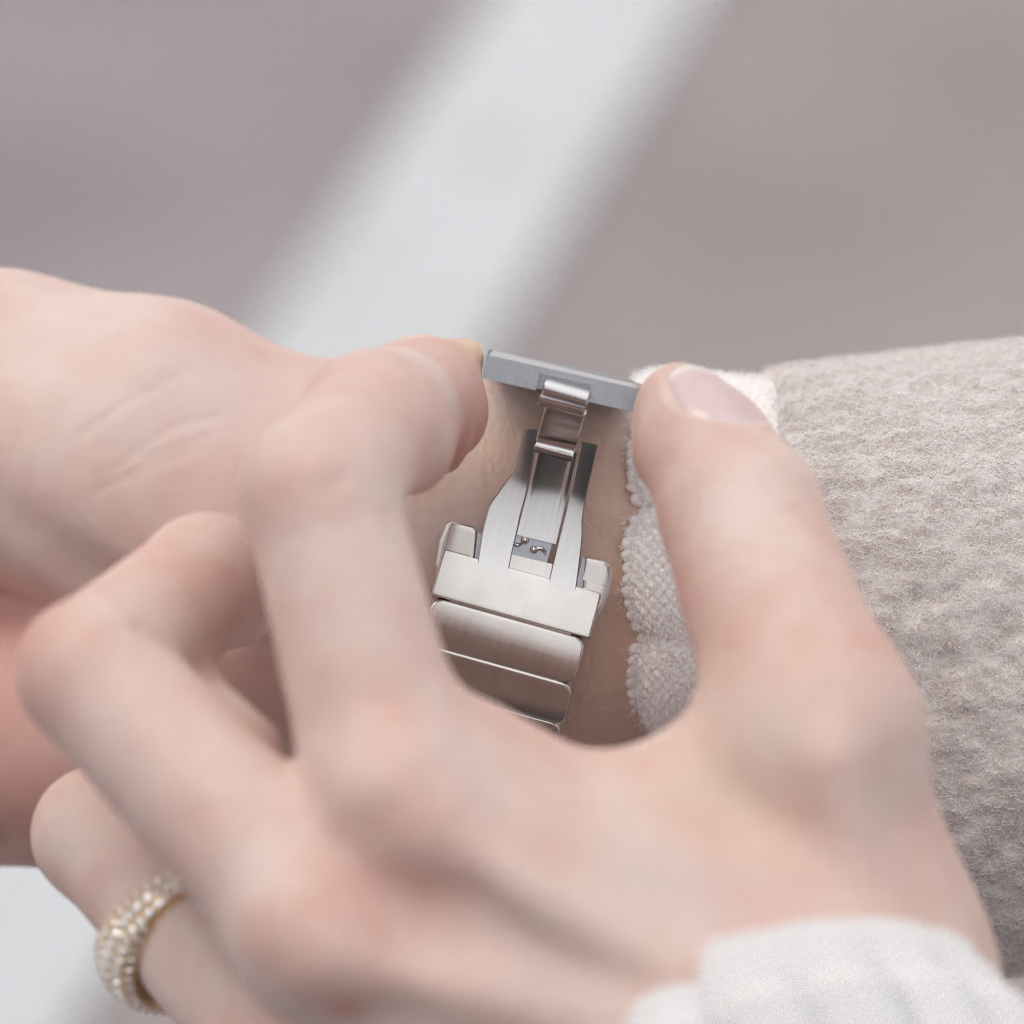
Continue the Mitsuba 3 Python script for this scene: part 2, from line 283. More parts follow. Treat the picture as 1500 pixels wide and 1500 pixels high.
IX_AX = norm(IDX[3] - IDX[2]); IX_N = norm(V(-0.35, 0.9, -0.35)); IX_N = norm(IX_N - (IX_N @ IX_AX) * IX_AX)
nm, nc = nail_plate(right_hand, IDX[3] - 1.0 * IX_AX, IX_AX, IX_N, np.cross(IX_AX, IX_N), -1.5, 7.4, 0.8, nu=24, nv=18)
put('person__hand__fingernail_001', nm, 'nail', 'forefinger nail seen edge on', color=nc * 0.5 + np.array([0.32, 0.25, 0.185]))
# ---------------------------------------------------------------- the hand and wrist that wear the watch
def left_hand(p):
    w = V(0, 0.08, 1.0); w = norm(w)
    d = cap(p, V(120.63,-8.56,-34), V(38.14,-7.63,-25), 27, 22, w, 1.22)
    d = smin(d, cap(p, V(38.14,-7.63,-25), V(0.76,-6.95,-20.5), 22, 20.3, w, 1.2), 6.0)
    d = smin(d, cap(p, V(0.76,-6.95,-20.5), V(-21.12,-5.28,-20), 20.3, 20.8, w, 1.15), 8.0)
    d = smin(d, cap(p, V(-21.22,-5.3,-22), V(-35.77,-3.81,-24), 18, 15), 8.0)
    d = smin(d, cap(p, V(-31.54,2.25,-18), V(-40.26,7.53,-19), 14.0, 15.0), 9.0)               # ball of the thumb
    d = smin(d, cap(p, V(-40.26,7.53,-19), V(-56.96,12.3,-23), 14.8, 13.4), 6.0)
    d = smin(d, cap(p, V(-56.96,12.3,-23), V(-89.45,16.82,-26), 13.4, 11.0), 6.0)
    d = smin(d, cap(p, V(-35.05,-0.15,-15), V(-53.25,4.5,-17.5), 12.2, 12.6), 8.0)
    th = chain(p, [V(-89.45,16.82,-26), V(-114.93,17.51,-24), V(-138.66,15.91,-22)], [10.5, 9.2, 7.0], 3.0)
    d = smin(d, th, 5.0)
    hy = cap(p, V(-26.58,-16.71,-23), V(-45.67,-23.6,-24), 11.0, 13.5)
    hy = smin(hy, cap(p, V(-45.67,-24.74,-24), V(-84.86,-26.23,-30), 14.5, 14.5), 6.0)
    hy = smin(hy, cap(p, V(-38.57,-13.11,-30), V(-93.81,-11.73,-36), 12.0, 13.0), 8.0)
    d = smin(d, hy, 2.2)
    for r, q in (
        (9.0, ((-91.43, -0.77, -32), (-129.90, 3.75, -18), (-130.79, 2.10, 12), (-119.40, 1.36, 22))),
        (9.0, ((-91.43, -10.85, -32), (-129.90, -8.26, -18), (-128.87, -8.96, 18), (-117.60, -9.41, 28))),
        (9.0, ((-91.43, -20.15, -32), (-129.90, -19.52, -18), (-129.51, -19.39, 16), (-118.20, -19.59, 26))),
        (7.8, ((-91.43, -27.89, -32), (-129.90, -30.03, -18), (-132.08, -29.66, 8), (-120.60, -29.63, 18))),
    ):      # its fingers, beyond the left edge of the picture
        fg = chain(p, [V(*c) for c in q], [r + 1, r - 0.6, r - 1.2, r - 2], 2.5)
        d = smin(d, fg, 4.0)
    d = d + groove(p, [V(-58.6,1.09,-2), V(-50.03,-4.71,-3), V(-41.63,-8.76,-6), V(-30.67,-10.95,-6)], 3.0, 2.4)
    d = d + groove(p, [V(-50.98,-2.96,-11), V(-44.23,-6.63,-10), V(-37.42,-10.64,-8)], 1.2, 0.4) + groove(p, [V(-36.51,-16.43,-6), V(-29.8,-16.94,-4), V(-20.3,-17.4,-3)], 0.9, 0.5)
    d = d + groove(p, [V(-55.19,-11.26,-18), V(-54.19,-22.42,-16), V(-55.44,-35.96,-17)], 2.4, 0.9) + groove(p, [V(-50.45,-13.45,-16), V(-49.1,-26.04,-14), V(-51.69,-38.21,-17)], 2.0, 0.6)
    # fine folds over the ball of the thumb
    for q in (((-45.90, 8.01), (-40.80, 11.66), (-33.88, 15.30)), ((-42.26, 4.37), (-35.70, 9.11), (-31.33, 10.05)), ((-38.98, 5.68), (-34.97, 6.92), (-32.06, 8.01)), ((-43.71, 2.19), (-39.34, 4.37), (-32.79, 6.56)), ((-47.36, 13.84), (-43.71, 16.76), (-42.26, 20.40))):
        d = d + fold(p, q, 0.5, 0.11, -16)
    # two tendons under the skin of the wrist, and its fine cross lines
    d = smin(d, cap(p, V(-16.78,-8.02,-5.5), V(12.43,-8.04,-6.5), 1.6, 1.6), 4.0)
    d = smin(d, cap(p, V(-16.82,-0.73,-6.5), V(12.46,-1.47,-7.5), 1.4, 1.4), 4.0)
    wv = p[:, 0] + 0.14 * p[:, 1] + 1.5 * meshkit.noise(p * 0.25)
    near = np.exp(-((p[:, 0] + 9) / 8.0) ** 2)
    d = d + near * 0.09 * np.sin(wv * 4.2) * meshkit.noise(p * V(0.5, 0.3, 0.3) + 9)
    return d + 0.16 * (meshkit.fbm(p * 0.3 + 7, 2) - 0.5)
lv, lf, ln = surface(left_hand, V(-146, -52, -62), V(118, 36, 26), 0.62)
lc = skin_colour(lv, 11)
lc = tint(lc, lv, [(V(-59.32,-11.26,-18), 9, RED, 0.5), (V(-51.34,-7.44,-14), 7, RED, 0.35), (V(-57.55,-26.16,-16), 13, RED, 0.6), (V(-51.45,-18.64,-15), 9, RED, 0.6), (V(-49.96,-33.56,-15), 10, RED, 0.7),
                   (V(-28.61,-14.67,-8), 7, RED, 0.5), (V(-26.6,-20.69,-11), 8, (0.45, 0.25, 0.215), 0.75), (V(-34.32,12.41,-6), 6, BLUE, 0.35), (V(-43.82,10.95,-6), 4, BLUE, 0.25), (V(-36.26,3.63,-3), 6, RED, 0.14),  # dark red spot: shade of the gap between the fingers, put into the colour
                   (V(-45.92,20.74,-12), 14, PALE, 0.5), (V(-22.01,13.94,-8), 8, PALE, 0.5), (V(9.54,-18.34,-8), 10, WARM, 0.7), (V(10.9,-3.63,-4), 9, WARM, 0.6), (V(6.56,7.29,-5), 9, WARM, 0.6), (V(-6.53,2.18,-3), 8, WARM, 0.45), (V(-7.25,-2.18,-3), 5, BLUE, 0.3)])  # warm wrist spots paint in the glow of shaded skin
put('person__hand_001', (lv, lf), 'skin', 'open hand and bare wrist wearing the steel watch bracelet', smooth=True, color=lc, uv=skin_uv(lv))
# ---------------------------------------------------------------- the steel watch bracelet, clasp open
CA, SA = math.cos(math.radians(15.5)), math.sin(math.radians(15.5))
CO, CU, CV = V(1.15, -6.19, 0.9), V(CA, -SA, 0), V(SA, CA, 0)         # clasp frame: u across the bracelet, v along it, w off the wrist
def C3(q): q = np.asarray(q, float); return CO + q[..., :1] * CU + q[..., 1:2] * CV + q[..., 2:3] * V(0, 0, 1)
def mesh_of(v, f):
    m = trimesh.Trimesh(v, f, process=False)
    if m.volume < 0: m.invert()
    return m
def put_metal(key, q, f, bsdf, label=None, smooth=32, turn=False):
    """q: clasp-frame vertices; their u and v in metres serve as the uv of the brushing."""
    m = trimesh.Trimesh(q, f, process=False)
    if m.volume < 0: m.invert()
    if smooth: m = trimesh.graph.smooth_shade(m, angle=np.radians(smooth), facet_minarea=None)
    uv = np.array(m.vertices)[:, [1, 0] if turn else [0, 1]] * 0.001
    return put(key, (C3(m.vertices), np.array(m.faces)), bsdf, label, smooth=bool(smooth), uv=uv)
def loft(rings, closed_ends=True):
    """rings (n, m, 3): a skin through closed cross-sections, capped."""
    R = np.asarray(rings, float); n, m, _ = R.shape
    i, j = np.meshgrid(np.arange(n - 1), np.arange(m), indexing='ij'); a = (i * m + j).ravel(); b = (i * m + (j + 1) % m).ravel()
    f = [np.stack([a, b, b + m], 1), np.stack([a, b + m, a + m], 1)]
    v = R.reshape(-1, 3); c0, c1 = len(v), len(v) + 1
    v = np.vstack([v, R[0].mean(0), R[-1].mean(0)]); k = np.arange(m)
    f += [np.stack([(k + 1) % m, k, k * 0 + c0], 1), np.stack([(n - 1) * m + k, (n - 1) * m + (k + 1) % m, k * 0 + c1], 1)]
    return v, np.vstack(f)
def rounded(w, h, rs, n=7):
    """outline (ccw) of a w x h rectangle about 0 with corner radii (br, tr, tl, bl)."""
    pts = []
    for (sx, sy), r, a0 in zip(((1, -1), (1, 1), (-1, 1), (-1, -1)), rs, (-90, 0, 90, 180)):
        t = np.radians(a0 + np.linspace(0, 90, n)); pts += [(sx * (w / 2 - r) + r * np.cos(x), sy * (h / 2 - r) + r * np.sin(x)) for x in t]
    out = []
    pts = np.array(pts)
    for a, b in zip(pts, np.roll(pts, -1, 0)):
        k = max(1, int(np.linalg.norm(b - a) / 0.6)); out += [a + (b - a) * t / k for t in range(k)]
    return np.array(out)
def slab(o, thick, bev, top):
    """a bevelled plate over the outline o, its top face raised by top(u, v)."""
    t = np.roll(o, -1, 0) - np.roll(o, 1, 0); nrm = norm(np.stack([t[:, 1], -t[:, 0]], 1))
    rings = [(bev, -thick, 1), (0, -thick + bev, 1), (0, -bev, 1), (bev * 0.12, -bev * 0.5, 1), (bev * 0.45, -bev * 0.12, 1), (bev, 0, 1)] + [(bev, 0, s) for s in (0.9, 0.75, 0.6, 0.45, 0.3, 0.15, 0.02)]
    L = []
    for off, z, s in rings:
        q = (o - nrm * off) * V(1, s) if s == 1 else (o - nrm * off) * V(0.98 + 0.02 * s, s)
        L.append(np.column_stack([q, z + top(q[:, 0], q[:, 1]) * (z > -thick + bev + 1e-6)]))
    return loft(L)
BR = 'watch_bracelet'
tag(BR, 'brushed steel watch bracelet on the wrist with its folding clasp pulled open', 'watch')
def place_link(q, c, tilt):
    """link coordinates -> clasp frame, the link turned by tilt about u and moved to c = (u, v, w)."""
    s, k = math.sin(tilt), math.cos(tilt)
    return np.column_stack([q[:, 0] + c[0], c[1] + q[:, 1] * k + q[:, 2] * s, c[2] - q[:, 1] * s + q[:, 2] * k])
# cover link at the mouth of the clasp
q, f = slab(rounded(17.3, 5.0, (0.35, 0.35, 0.35, 0.35)), 1.9, 0.22, lambda u, v: -0.010 * v * v - 0.004 * v)
put_metal(BR + '__cover_link', place_link(q, (0.0, -2.45, 1.75), math.radians(9)), f, 'steel_brushed', 'broad brushed steel end link with square corners')
v0, w0 = -5.05, 1.75 + 0.25
tilts = [-7, -27, -47, -67, -88, -108, -128, -146]
for i, td in enumerate(tilts):
    t = math.radians(td); L = 5.0
    c = (0.0 + 0.04 * i, v0 - math.cos(t) * (L / 2 + 0.1), w0 + math.sin(t) * (L / 2 + 0.1))
    v0, w0 = v0 - math.cos(t) * (L + 0.12), w0 + math.sin(t) * (L + 0.12)
    q, f = slab(rounded(16.7, L, (1.0, 1.25, 1.25, 1.0)), 1.8, 0.26, lambda u, v: 0.30 - 0.052 * v * v)
    put_metal(BR + '__bracelet_link' + (f'_{i:03d}' if i else ''), place_link(q, c, t), f, 'steel_brushed')
    q, f = loft([[(u, a, b) for a, b in ((-.28, -.25), (.28, -.25), (.28, -.05), (-.28, -.05))] for u in (-6.6, 6.6)])
    put_metal(BR + '__hinge_bar' + (f'_{i:03d}' if i else ''), place_link(q, (c[0], c[1] + math.cos(t) * (L / 2 + .06), c[2] - math.sin(t) * (L / 2 + .06) - 0.15), t), f, 'steel_polished', smooth=False)
# folding leaf: two rails and a sunk plate, bowed like a shallow dish
def bow(v): e = np.minimum(v, 10.0); return 1.35 - 0.118 * e + 0.0168 * e * e + 0.218 * (v - e)
def rail(left, right, bev=0.16, thick=1.0):
    L, Rr = np.array(left), np.array(right)
    t = np.linspace(0, 1, 42)
    from scipy.interpolate import PchipInterpolator
    g = lambda A: np.stack([PchipInterpolator(np.linspace(0, 1, len(A)), A[:, k])(t) for k in (0, 1)], 1)
    L, Rr = g(L), g(Rr); rings = []
    for k, (a, b) in enumerate(zip(L, Rr)):
        d = norm(b - a); e = min(k, len(t) - 1 - k); inset = 0.0
        cs = [(a, 0, -thick), (a, 0, -bev), (a, bev * .3, -bev * .3), (a, bev, -inset), (b, -bev, -inset), (b, -bev * .3, -bev * .3), (b, 0, -bev), (b, 0, -thick)]
        rings.append([(*(p + d * o), bow((p + d * o)[1]) + z) for p, o, z in cs])
    return loft(rings)
q, f = rail([(-4.79,-1.03), (-5.06,1.29), (-5.26,3.32), (-5.29,5.33), (-4.63,7.53), (-3.89,9.98), (-3.83,12.46), (-3.95,14.52)],
            [(-1.41,-0.84), (-1.62,1.79), (-1.71,4.01), (-1.82,5.77), (-1.80,7.57), (-1.89,9.79), (-2.17,12.40), (-2.42,14.65)])
put_metal(BR + '__clasp_leaf__rail', q, f, 'steel_polished', 'polished side rail of the clasp leaf', smooth=24)
q, f = rail([(2.92,-0.83), (2.79,2.34), (2.71,4.79), (2.65,7.16), (2.59,9.53), (2.43,11.73), (2.32,13.20), (2.19,14.73)],
            [(5.96,-0.74), (5.42,3.07), (5.05,5.21), (4.61,6.81), (4.34,9.12), (4.21,11.48), (4.14,13.10), (4.04,14.79)])
put_metal(BR + '__clasp_leaf__rail_001', q, f, 'steel_polished', smooth=24)
def plate(a0, a1, b0, b1, n, drop, thick, key, bsdf, label):
    rings = []
    for t in np.linspace(0, 1, n):
        a, b = np.array(a0) * (1 - t) + np.array(a1) * t, np.array(b0) * (1 - t) + np.array(b1) * t; d = norm(b - a); g = np.linalg.norm(b - a)
        cs = [(0, -thick), (0, -0.02), (0.22, 0.0), (0.5, 0.0), (0.9, -0.08), (g - 0.9, -0.08), (g - 0.5, 0.0), (g - 0.22, 0.0), (g, -0.02), (g, -thick)]
        rings.append([(*(a + d * o), bow((a + d * o)[1]) - drop + z) for o, z in cs])
    q, f = loft(rings); put_metal(key, q, f, bsdf, label, smooth=24)
plate((-1.64,3.50), (-1.98,13.35), (2.58,3.63), (2.17,13.45), 26, 0.34, 0.6, BR + '__clasp_leaf__plate', 'steel_polished', 'sunk polished plate between the rails')
plate((-1.42,-1.07), (-1.64,1.34), (3.10,-0.93), (2.79,1.52), 6, 0.30, 0.8, BR + '__clasp_leaf__stop_block', 'steel_brushed', 'small stop block below the catch slot')
q, f = loft([[(u, a, bow(a) - 1.05 + b) for a, b in ((0.6, -.3), (4.2, -.3), (4.2, 0), (0.6, 0))] for u in (-2.2, 2.2)])
put_metal(BR + '__clasp_leaf__slot_floor', q, f, 'steel_matt', smooth=False)
for k, (a, b) in enumerate((((-0.66,3.18), (-1.60,2.54)), ((0.51,2.46), (1.88,2.39)))):      # the catch: two pins and their wire arms
    m = trimesh.creation.icosphere(2, 0.42); m.apply_scale([1.0, 0.9, 0.9])
    q = np.array(m.vertices) + V(*a, bow(a[1]) - 0.35); put_metal(BR + '__clasp_leaf__catch_pin' + ('_001' if k else ''), q, np.array(m.faces), 'steel_polished', smooth=40)
    P0, P1 = V(*a, bow(a[1]) - 0.55), V(*b, bow(b[1]) - 0.6); ring = []
    for t in np.linspace(0, 1, 6):
        c = P0 + (P1 - P0) * t + V(0, 0.35 * math.sin(3.1 * t) * (1 if k else -1), 0); ring.append([c + 0.2 * (math.cos(x) * V(0, 1, 0) + math.sin(x) * V(0, 0, 1)) for x in np.linspace(0, 2 * math.pi, 8, endpoint=False)])
    q, f = loft(ring); put_metal(BR + '__clasp_leaf__catch_arm' + ('_001' if k else ''), q, f, 'steel_polished', smooth=40)
# push buttons at both sides
def button(o, key, label, out):
    o = np.array(o); c = o.mean(0)
    q, f = slab(o - c, 1.9, 0.42, lambda u, v: -0.10 * np.clip(out * u - 0.3, 0, 9) ** 2)
    put_metal(key, q + V(*c, 1.2), f, 'steel_brushed', label, smooth=30)
def dense(pts, k=5):
    pts = np.array(pts); return [p + (r - p) * t / k for p, r in zip(pts, np.roll(pts, -1, 0)) for t in range(k)]
button(dense([(-7.49,-3.72), (-4.70,-3.54), (-5.32,0.32), (-5.76,2.73), (-6.25,3.12), (-8.62,3.06), (-9.15,2.54), (-9.38,0.69), (-9.16,-1.72), (-8.57,-3.57)]), BR + '__push_button', 'rounded push button beside the clasp leaf', -1)
button(dense([(7.09,-3.19), (8.68,-3.27), (9.23,-1.48), (9.36,0.20), (9.22,2.03), (8.73,3.02), (8.04,3.35), (6.19,3.28), (5.90,2.98), (6.31,0.70)]), BR + '__push_button_001', None, 1)
for k, (a, b, c, d) in enumerate((((-4.70,-3.54), (-3.17,-3.12), (-4.99,2.65), (-5.66,2.62)), ((5.84,-1.67), (7.20,-2.79), (6.21,2.92), (5.65,3.06)))):   # dark core of the hinge under the buttons
    q, f = loft([[(*p, z) for p in (a, b, c, d)] for z in (0.2, 1.0)]); put_metal(BR + '__hinge_core' + ('_001' if k else ''), q, f, 'steel_matt', smooth=False)
# the second leaf, standing up from the first towards the bar
prof = [(12.35, 2.55), (12.6, 3.05), (12.95, 3.28), (13.3, 3.1), (13.75, 3.2), (14.5, 4.0), (15.3, 5.1), (16.0, 6.0), (16.7, 7.0), (17.3, 8.3)]
def ribbon(prof, u0, u1, thick, key, bsdf, label, lean=0.0):
    p = np.array(prof, float); t = norm(np.gradient(p, axis=0)); n = np.stack([-t[:, 1], t[:, 0]], 1); rings = []
    for a, b in zip(p, n):
        lo = a - b * thick; sh = lean * (a[0] - p[0, 0]); e = 0.1
        rings.append([(u0 + sh, *lo), (u0 + sh, *(a - b * e)), (u0 + sh + e, *a), (u1 + sh - e, *a), (u1 + sh, *(a - b * e)), (u1 + sh, *lo)])
    q, f = loft(rings); put_metal(key, q, f, bsdf, label, smooth=40)
ribbon(prof, -2.35, 1.85, 0.55, BR + '__hinge_leaf', 'steel_polished', 'narrow polished leaf joining the clasp to the bar')
def roll(v, w, r, u0, u1, key, label):
    rings = []
    for u, s in ((u0, 0.75), (u0 + .12, 0.95), (u0 + .3, 1), (u1 - .3, 1), (u1 - .12, .95), (u1, .75)):
        rings.append([(u, v + r * s * math.cos(a), w + r * s * math.sin(a)) for a in np.linspace(0, 2 * math.pi, 28, endpoint=False)])
    q, f = loft(rings); put_metal(key, q, f, 'steel_polished', label, smooth=40)
roll(18.95, 9.3, 0.92, -3.1, 1.75, BR + '__hinge_knuckle', 'round polished hinge knuckle in the notch of the bar')
ribbon([(17.05, 8.4), (17.2, 9.0), (17.5, 9.3), (17.9, 9.45), (18.15, 9.45)], -3.2, 1.7, 0.5, BR + '__hinge_flange', 'steel_polished', None)
# the bar between the fingers: an end link seen on its end face, notched for the knuckle
UB, VB = V(math.cos(math.radians(-12.6)), math.sin(math.radians(-12.6)), 0), V(math.sin(math.radians(12.6)), math.cos(math.radians(12.6)), 0)
BC, TL = V(5.36,13.19,8.6), math.radians(4.0)
def bar(key, outline, depth, z0, bsdf, label=None, up=0.0):
    from shapely.geometry import Polygon
    m = trimesh.creation.extrude_polygon(Polygon(outline), depth, engine='earcut'); v = np.array(m.vertices)
    a, b, z = v[:, 0], v[:, 1] + up, v[:, 2] - depth + z0
    b, z = b * math.cos(TL) - z * math.sin(TL), b * math.sin(TL) + z * math.cos(TL)
    w = BC + a[:, None] * UB + b[:, None] * VB + z[:, None] * V(0, 0, 1)
    m2 = trimesh.Trimesh(w, m.faces, process=False); m2 = trimesh.graph.smooth_shade(m2, angle=np.radians(25), facet_minarea=None)
    put(key, m2, bsdf, label)
H = 1.22
bar(BR + '__end_bar', [(-8.3, -H), (-2.7, -H), (-2.7, 0.55), (2.75, 0.55), (2.75, -H), (8.3, -H), (8.42, -H + .12), (8.42, H - .1), (8.3, H), (-8.3, H), (-8.42, H - .1), (-8.42, -H + .12)], 1.5, 0, 'steel_matt', 'matt grey end face of the bar, notched in the middle')
bar(BR + '__end_bar__body', [(-8.4, -H + .15), (8.4, -H + .15), (8.4, H - .03), (-8.4, H - .03)], 3.2, -1.5, 'steel_matt')
bar(BR + '__end_bar__top_plate', [(-8.15, 0), (8.15, 0), (8.15, .22), (8.0, .42), (-8.0, .42), (-8.15, .22)], 4.4, -0.15, 'steel_polished', 'bright thin top plate of the bar', up=H + 0.012)
for i in range(7):      # the bracelet goes on over the far side of the wrist
    t = math.radians(4 - 24 * max(0, i - 3.0)); 
    if i == 0: y, z = BC[1] + 1.35, BC[2] - 5.0
    L = 5.0; cy, cz = y - math.sin(-t) * 0 + math.sin(t) * L / 2, z - math.cos(t) * L / 2
    q, f = slab(rounded(15.9, L, (1.0, 1.25, 1.25, 1.0)), 1.6, 0.26, lambda u, v: 0.2 - 0.03 * v * v)
    k, s = math.cos(t), math.sin(t)
    w = np.column_stack([BC[0] + q[:, 0], cy + q[:, 1] * -s * -1 + q[:, 2] * k - 0.22 * q[:, 0], cz + q[:, 1] * k - q[:, 2] * s])
    put(BR + f'__bracelet_link_{8 + i:03d}', trimesh.graph.smooth_shade(mesh_of(w, f), angle=np.radians(32), facet_minarea=None), 'steel_matt')
    y, z = y + math.sin(t) * (L + 0.15), z - math.cos(t) * (L + 0.15)
# ---------------------------------------------------------------- the jewelled ring
RG = 'finger_ring'
tag(RG, 'wide domed gold ring set with rows of clear stones on a bent finger', 'ring')
RA = norm(V(-0.55, 0.64, -0.56)); RC = V(-32.35,-41.19,23.5)
R1 = norm(np.cross(V(0, 0, 1), RA)); R2 = np.cross(RA, R1)
def ring_pt(th, ph, g=0.0):
    """th round the finger (0 = towards the thumb side, growing through the front), ph across the domed section."""
    k = 0.5 - 0.5 * math.cos(th - math.radians(150)) ; k = k ** 1.2
    wid, hi, r0 = 1.3 + 2.5 * k, 0.9 + 1.35 * k, 7.2 + 0.4 * k
    rad = r0 + (hi + g) * max(math.sin(ph), -0.25 * 0) ; ax = (wid + g) * math.cos(ph)
    return RC + RA * ax + (R1 * math.cos(th) + R2 * math.sin(th)) * rad
N = 96
sec = list(np.linspace(0, math.pi, 15))
rings = []
for t in np.linspace(0, 2 * math.pi, N, endpoint=False):
    a = [ring_pt(t, p) for p in sec]; e = (R1 * math.cos(t) + R2 * math.sin(t)); a += [a[-1] - e * 0.35, a[0] - e * 0.35]; rings.append(a)
Rr = np.array(rings); m_ = Rr.shape[1]; i, j = np.meshgrid(np.arange(N), np.arange(m_), indexing='ij')
a, b, c, d = (i * m_ + j).ravel(), (i * m_ + (j + 1) % m_).ravel(), ((i + 1) % N * m_ + (j + 1) % m_).ravel(), ((i + 1) % N * m_ + j).ravel()
put(RG + '__band', mesh_of(Rr.reshape(-1, 3), np.vstack([np.stack([a, b, c], 1), np.stack([a, c, d], 1)])), 'gold', 'domed gold band', smooth=True)
def gem(c, n, t, r):
    """a cut stone: table, crown and girdle, 24 faces."""
    b = np.cross(n, t); k = 8; v = []
    for rr, h in ((r, -0.10 * r), (r * 0.96, 0.14 * r), (r * 0.56, 0.52 * r)):
        v += [c + rr * (math.cos(x) * t + math.sin(x) * b) + h * n for x in np.arange(k) * 2 * math.pi / k + (0.39 if rr < r * .9 else 0)]
    v.append(c + 0.52 * r * n); f = []
    for L in (0, 1):
        for j in range(k): a0, a1 = L * k + j, L * k + (j + 1) % k; f += [(a0, a1, a1 + k), (a0, a1 + k, a0 + k)]
    f += [(2 * k + j, 2 * k + (j + 1) % k, 3 * k) for j in range(k)]
    return np.array(v), np.array(f)
gi, beads = 0, []
def setgem(th, ph, r):
    global gi
    c = ring_pt(th, ph); e = 1e-3
    t1 = norm(ring_pt(th + e, ph) - c); t2 = norm(ring_pt(th, ph + e) - c); n = norm(np.cross(t2, t1)); 
    if n @ (c - RC) < 0: n = -n
    w = RNG.uniform(0, 6.28); nn = norm(n + RNG.normal(0, 0.06, 3)); ta = norm(np.cross(nn, np.cross(t1, nn)))
    v, f = gem(c + 0.02 * n, nn, math.cos(w) * ta + math.sin(w) * np.cross(nn, ta), r * RNG.uniform(0.93, 1.04)); gi += 1
    put(RG + '__gemstone' + (f'_{gi - 1:03d}' if gi > 1 else ''), (v, f), 'gem', smooth=False)
    for s in (-1, 1): beads.append(c + n * 0.15 + s * t2 * r * 0.95 + t1 * r * 0.95)
th = math.radians(-120)
while th < math.radians(215):
    k = (0.5 - 0.5 * math.cos(th - math.radians(150))) ** 1.2
    rows = [90, 52, 128] + ([71, 109] if k > 0.4 else []) + ([22, 158] if k > 0.3 else [])
    for p in rows:
        r = (0.60 if p == 90 else 0.52 if p in (52, 128) else 0.40) * (1 + 0.25 * k)
        setgem(th + (0.065 if p in (52, 128) else 0.075 if p in (71, 109) else 0), math.radians(p), r)
    th += 1.32 * (1 + 0.22 * k) / (9.0 + 1.5 * k)
ico = trimesh.creation.icosphere(1, 0.20); bv = np.array(ico.vertices); bf = np.array(ico.faces)
put(RG + '__setting_bead', (np.vstack([bv + b for b in beads]), np.vstack([bf + k * len(bv) for k in range(len(beads))])), 'gold', 'tiny gold beads that hold the stones', kind='stuff', smooth=True)
# ---------------------------------------------------------------- sleeves and knitted cuffs
PERSON = 'person'
tag(PERSON, 'person in beige wool coat and white knit cuffs opening a watch clasp', 'person')
# coat sleeve
ccy = lambda x: -18.5 + 0.085 * (x - 29) ; ccz = lambda x: -29 + 0 * x; cry = lambda x: 35.2 + 0.02 * (x - 29); crz = lambda x: 33 + 0.03 * (x - 29)
def sq(t): return np.sign(t) * np.abs(t) ** np.where(t > 0, 0.86, 0.97)
def felt(x, a):
    p = np.stack([x * 0.16, a * 34 * 0.34, 0 * x], -1)
    return 1.5 * (meshkit.fbm(p, 3, 2) - 0.5) + 0.5 * (meshkit.fbm(p * 3.1 + 5, 2, 8) - 0.5) + 2.0 * (meshkit.noise(np.stack([x * 0.05, a * 2.2, 0 * x], -1)) - 0.5)
def hem(a): return 28.6 + 0.9 * np.sin(a * 1.7 + 0.5) + 0.5 * np.sin(5 * a)
def coat_pts(x, a, lift=0.0):
    b = felt(x, a) + lift; return np.stack([x, ccy(x) + (cry(x) + b) * sq(np.cos(a)), ccz(x) + (crz(x) + b) * sq(np.sin(a))], -1)
S, A = np.meshgrid(np.linspace(0, 1, 330), np.linspace(-2.2, 2 * math.pi - 2.2, 600), indexing='ij')
X = hem(A) + S ** 1.0 * 95
out = coat_pts(X, A); lip = coat_pts(hem(A[:8]) - 0.9 * np.sin(np.linspace(0, math.pi, 8))[:, None], A[:8], lift=-3.0 * np.linspace(1, 0, 8)[:, None])
inn = coat_pts(hem(A[:6]) + np.linspace(24, 0.3, 6)[:, None], A[:6], lift=-3.0)
v = np.concatenate([inn, lip, out], 0); nx, na = v.shape[:2]
i, j = np.meshgrid(np.arange(nx - 1), np.arange(na - 1), indexing='ij'); q = (i * na + j).ravel()
put(PERSON + '__coat_sleeve', (v.reshape(-1, 3), np.vstack([np.stack([q, q + 1, q + na + 1], 1), np.stack([q, q + na + 1, q + na], 1)])), 'felt', 'beige felted wool coat sleeve')
def coat_fibres(n, key, bsdf, rad, l0, l1, lift, seed, label):
    g = np.random.default_rng(seed)
    a = g.uniform(-0.55, math.pi + 0.35, n); x = hem(a) + g.uniform(-0.4, 44, n); m = 5
    ang = g.normal(0.0, 0.75, n) + 1.2 * (meshkit.noise(np.stack([x * 0.2, a * 9, 0 * x], -1)) - 0.5); L = g.uniform(l0, l1, n); curl = g.normal(0, 1.0, (n, 1))
    t = np.linspace(0, 1, m)[None]; th = ang[:, None] + curl * t + 0.5 * np.sin(6 * t + g.uniform(0, 6, (n, 1)))
    dx = np.cumsum(np.cos(th), 1) / m * L[:, None]; dc = np.cumsum(np.sin(th), 1) / m * L[:, None]
    XX = np.maximum(x[:, None] + dx - dx[:, :1], 27.0); AA = a[:, None] + dc / 35.0
    hgt = lift * g.uniform(0.1, 1, (n, 1)) ** 2 * np.sin(math.pi * np.clip(t * g.uniform(0.7, 1.3, (n, 1)), 0, 1)) + 0.05 - 0.1 * (1 - t) * (t < .1)
    p = coat_pts(XX, AA, hgt); p = p + g.normal(0, 0.05, p.shape)
    r = rad * g.uniform(0.7, 1.25, (n, 1)) * (1 - 0.6 * t)
    curves(key, p, r, bsdf, label, kind='stuff')
coat_fibres(46000, PERSON + '__coat_sleeve__wool_fibre', 'fibre_light', 0.028, 1.0, 3.0, 0.5, 21, 'pale wool fibres lying over the felt')
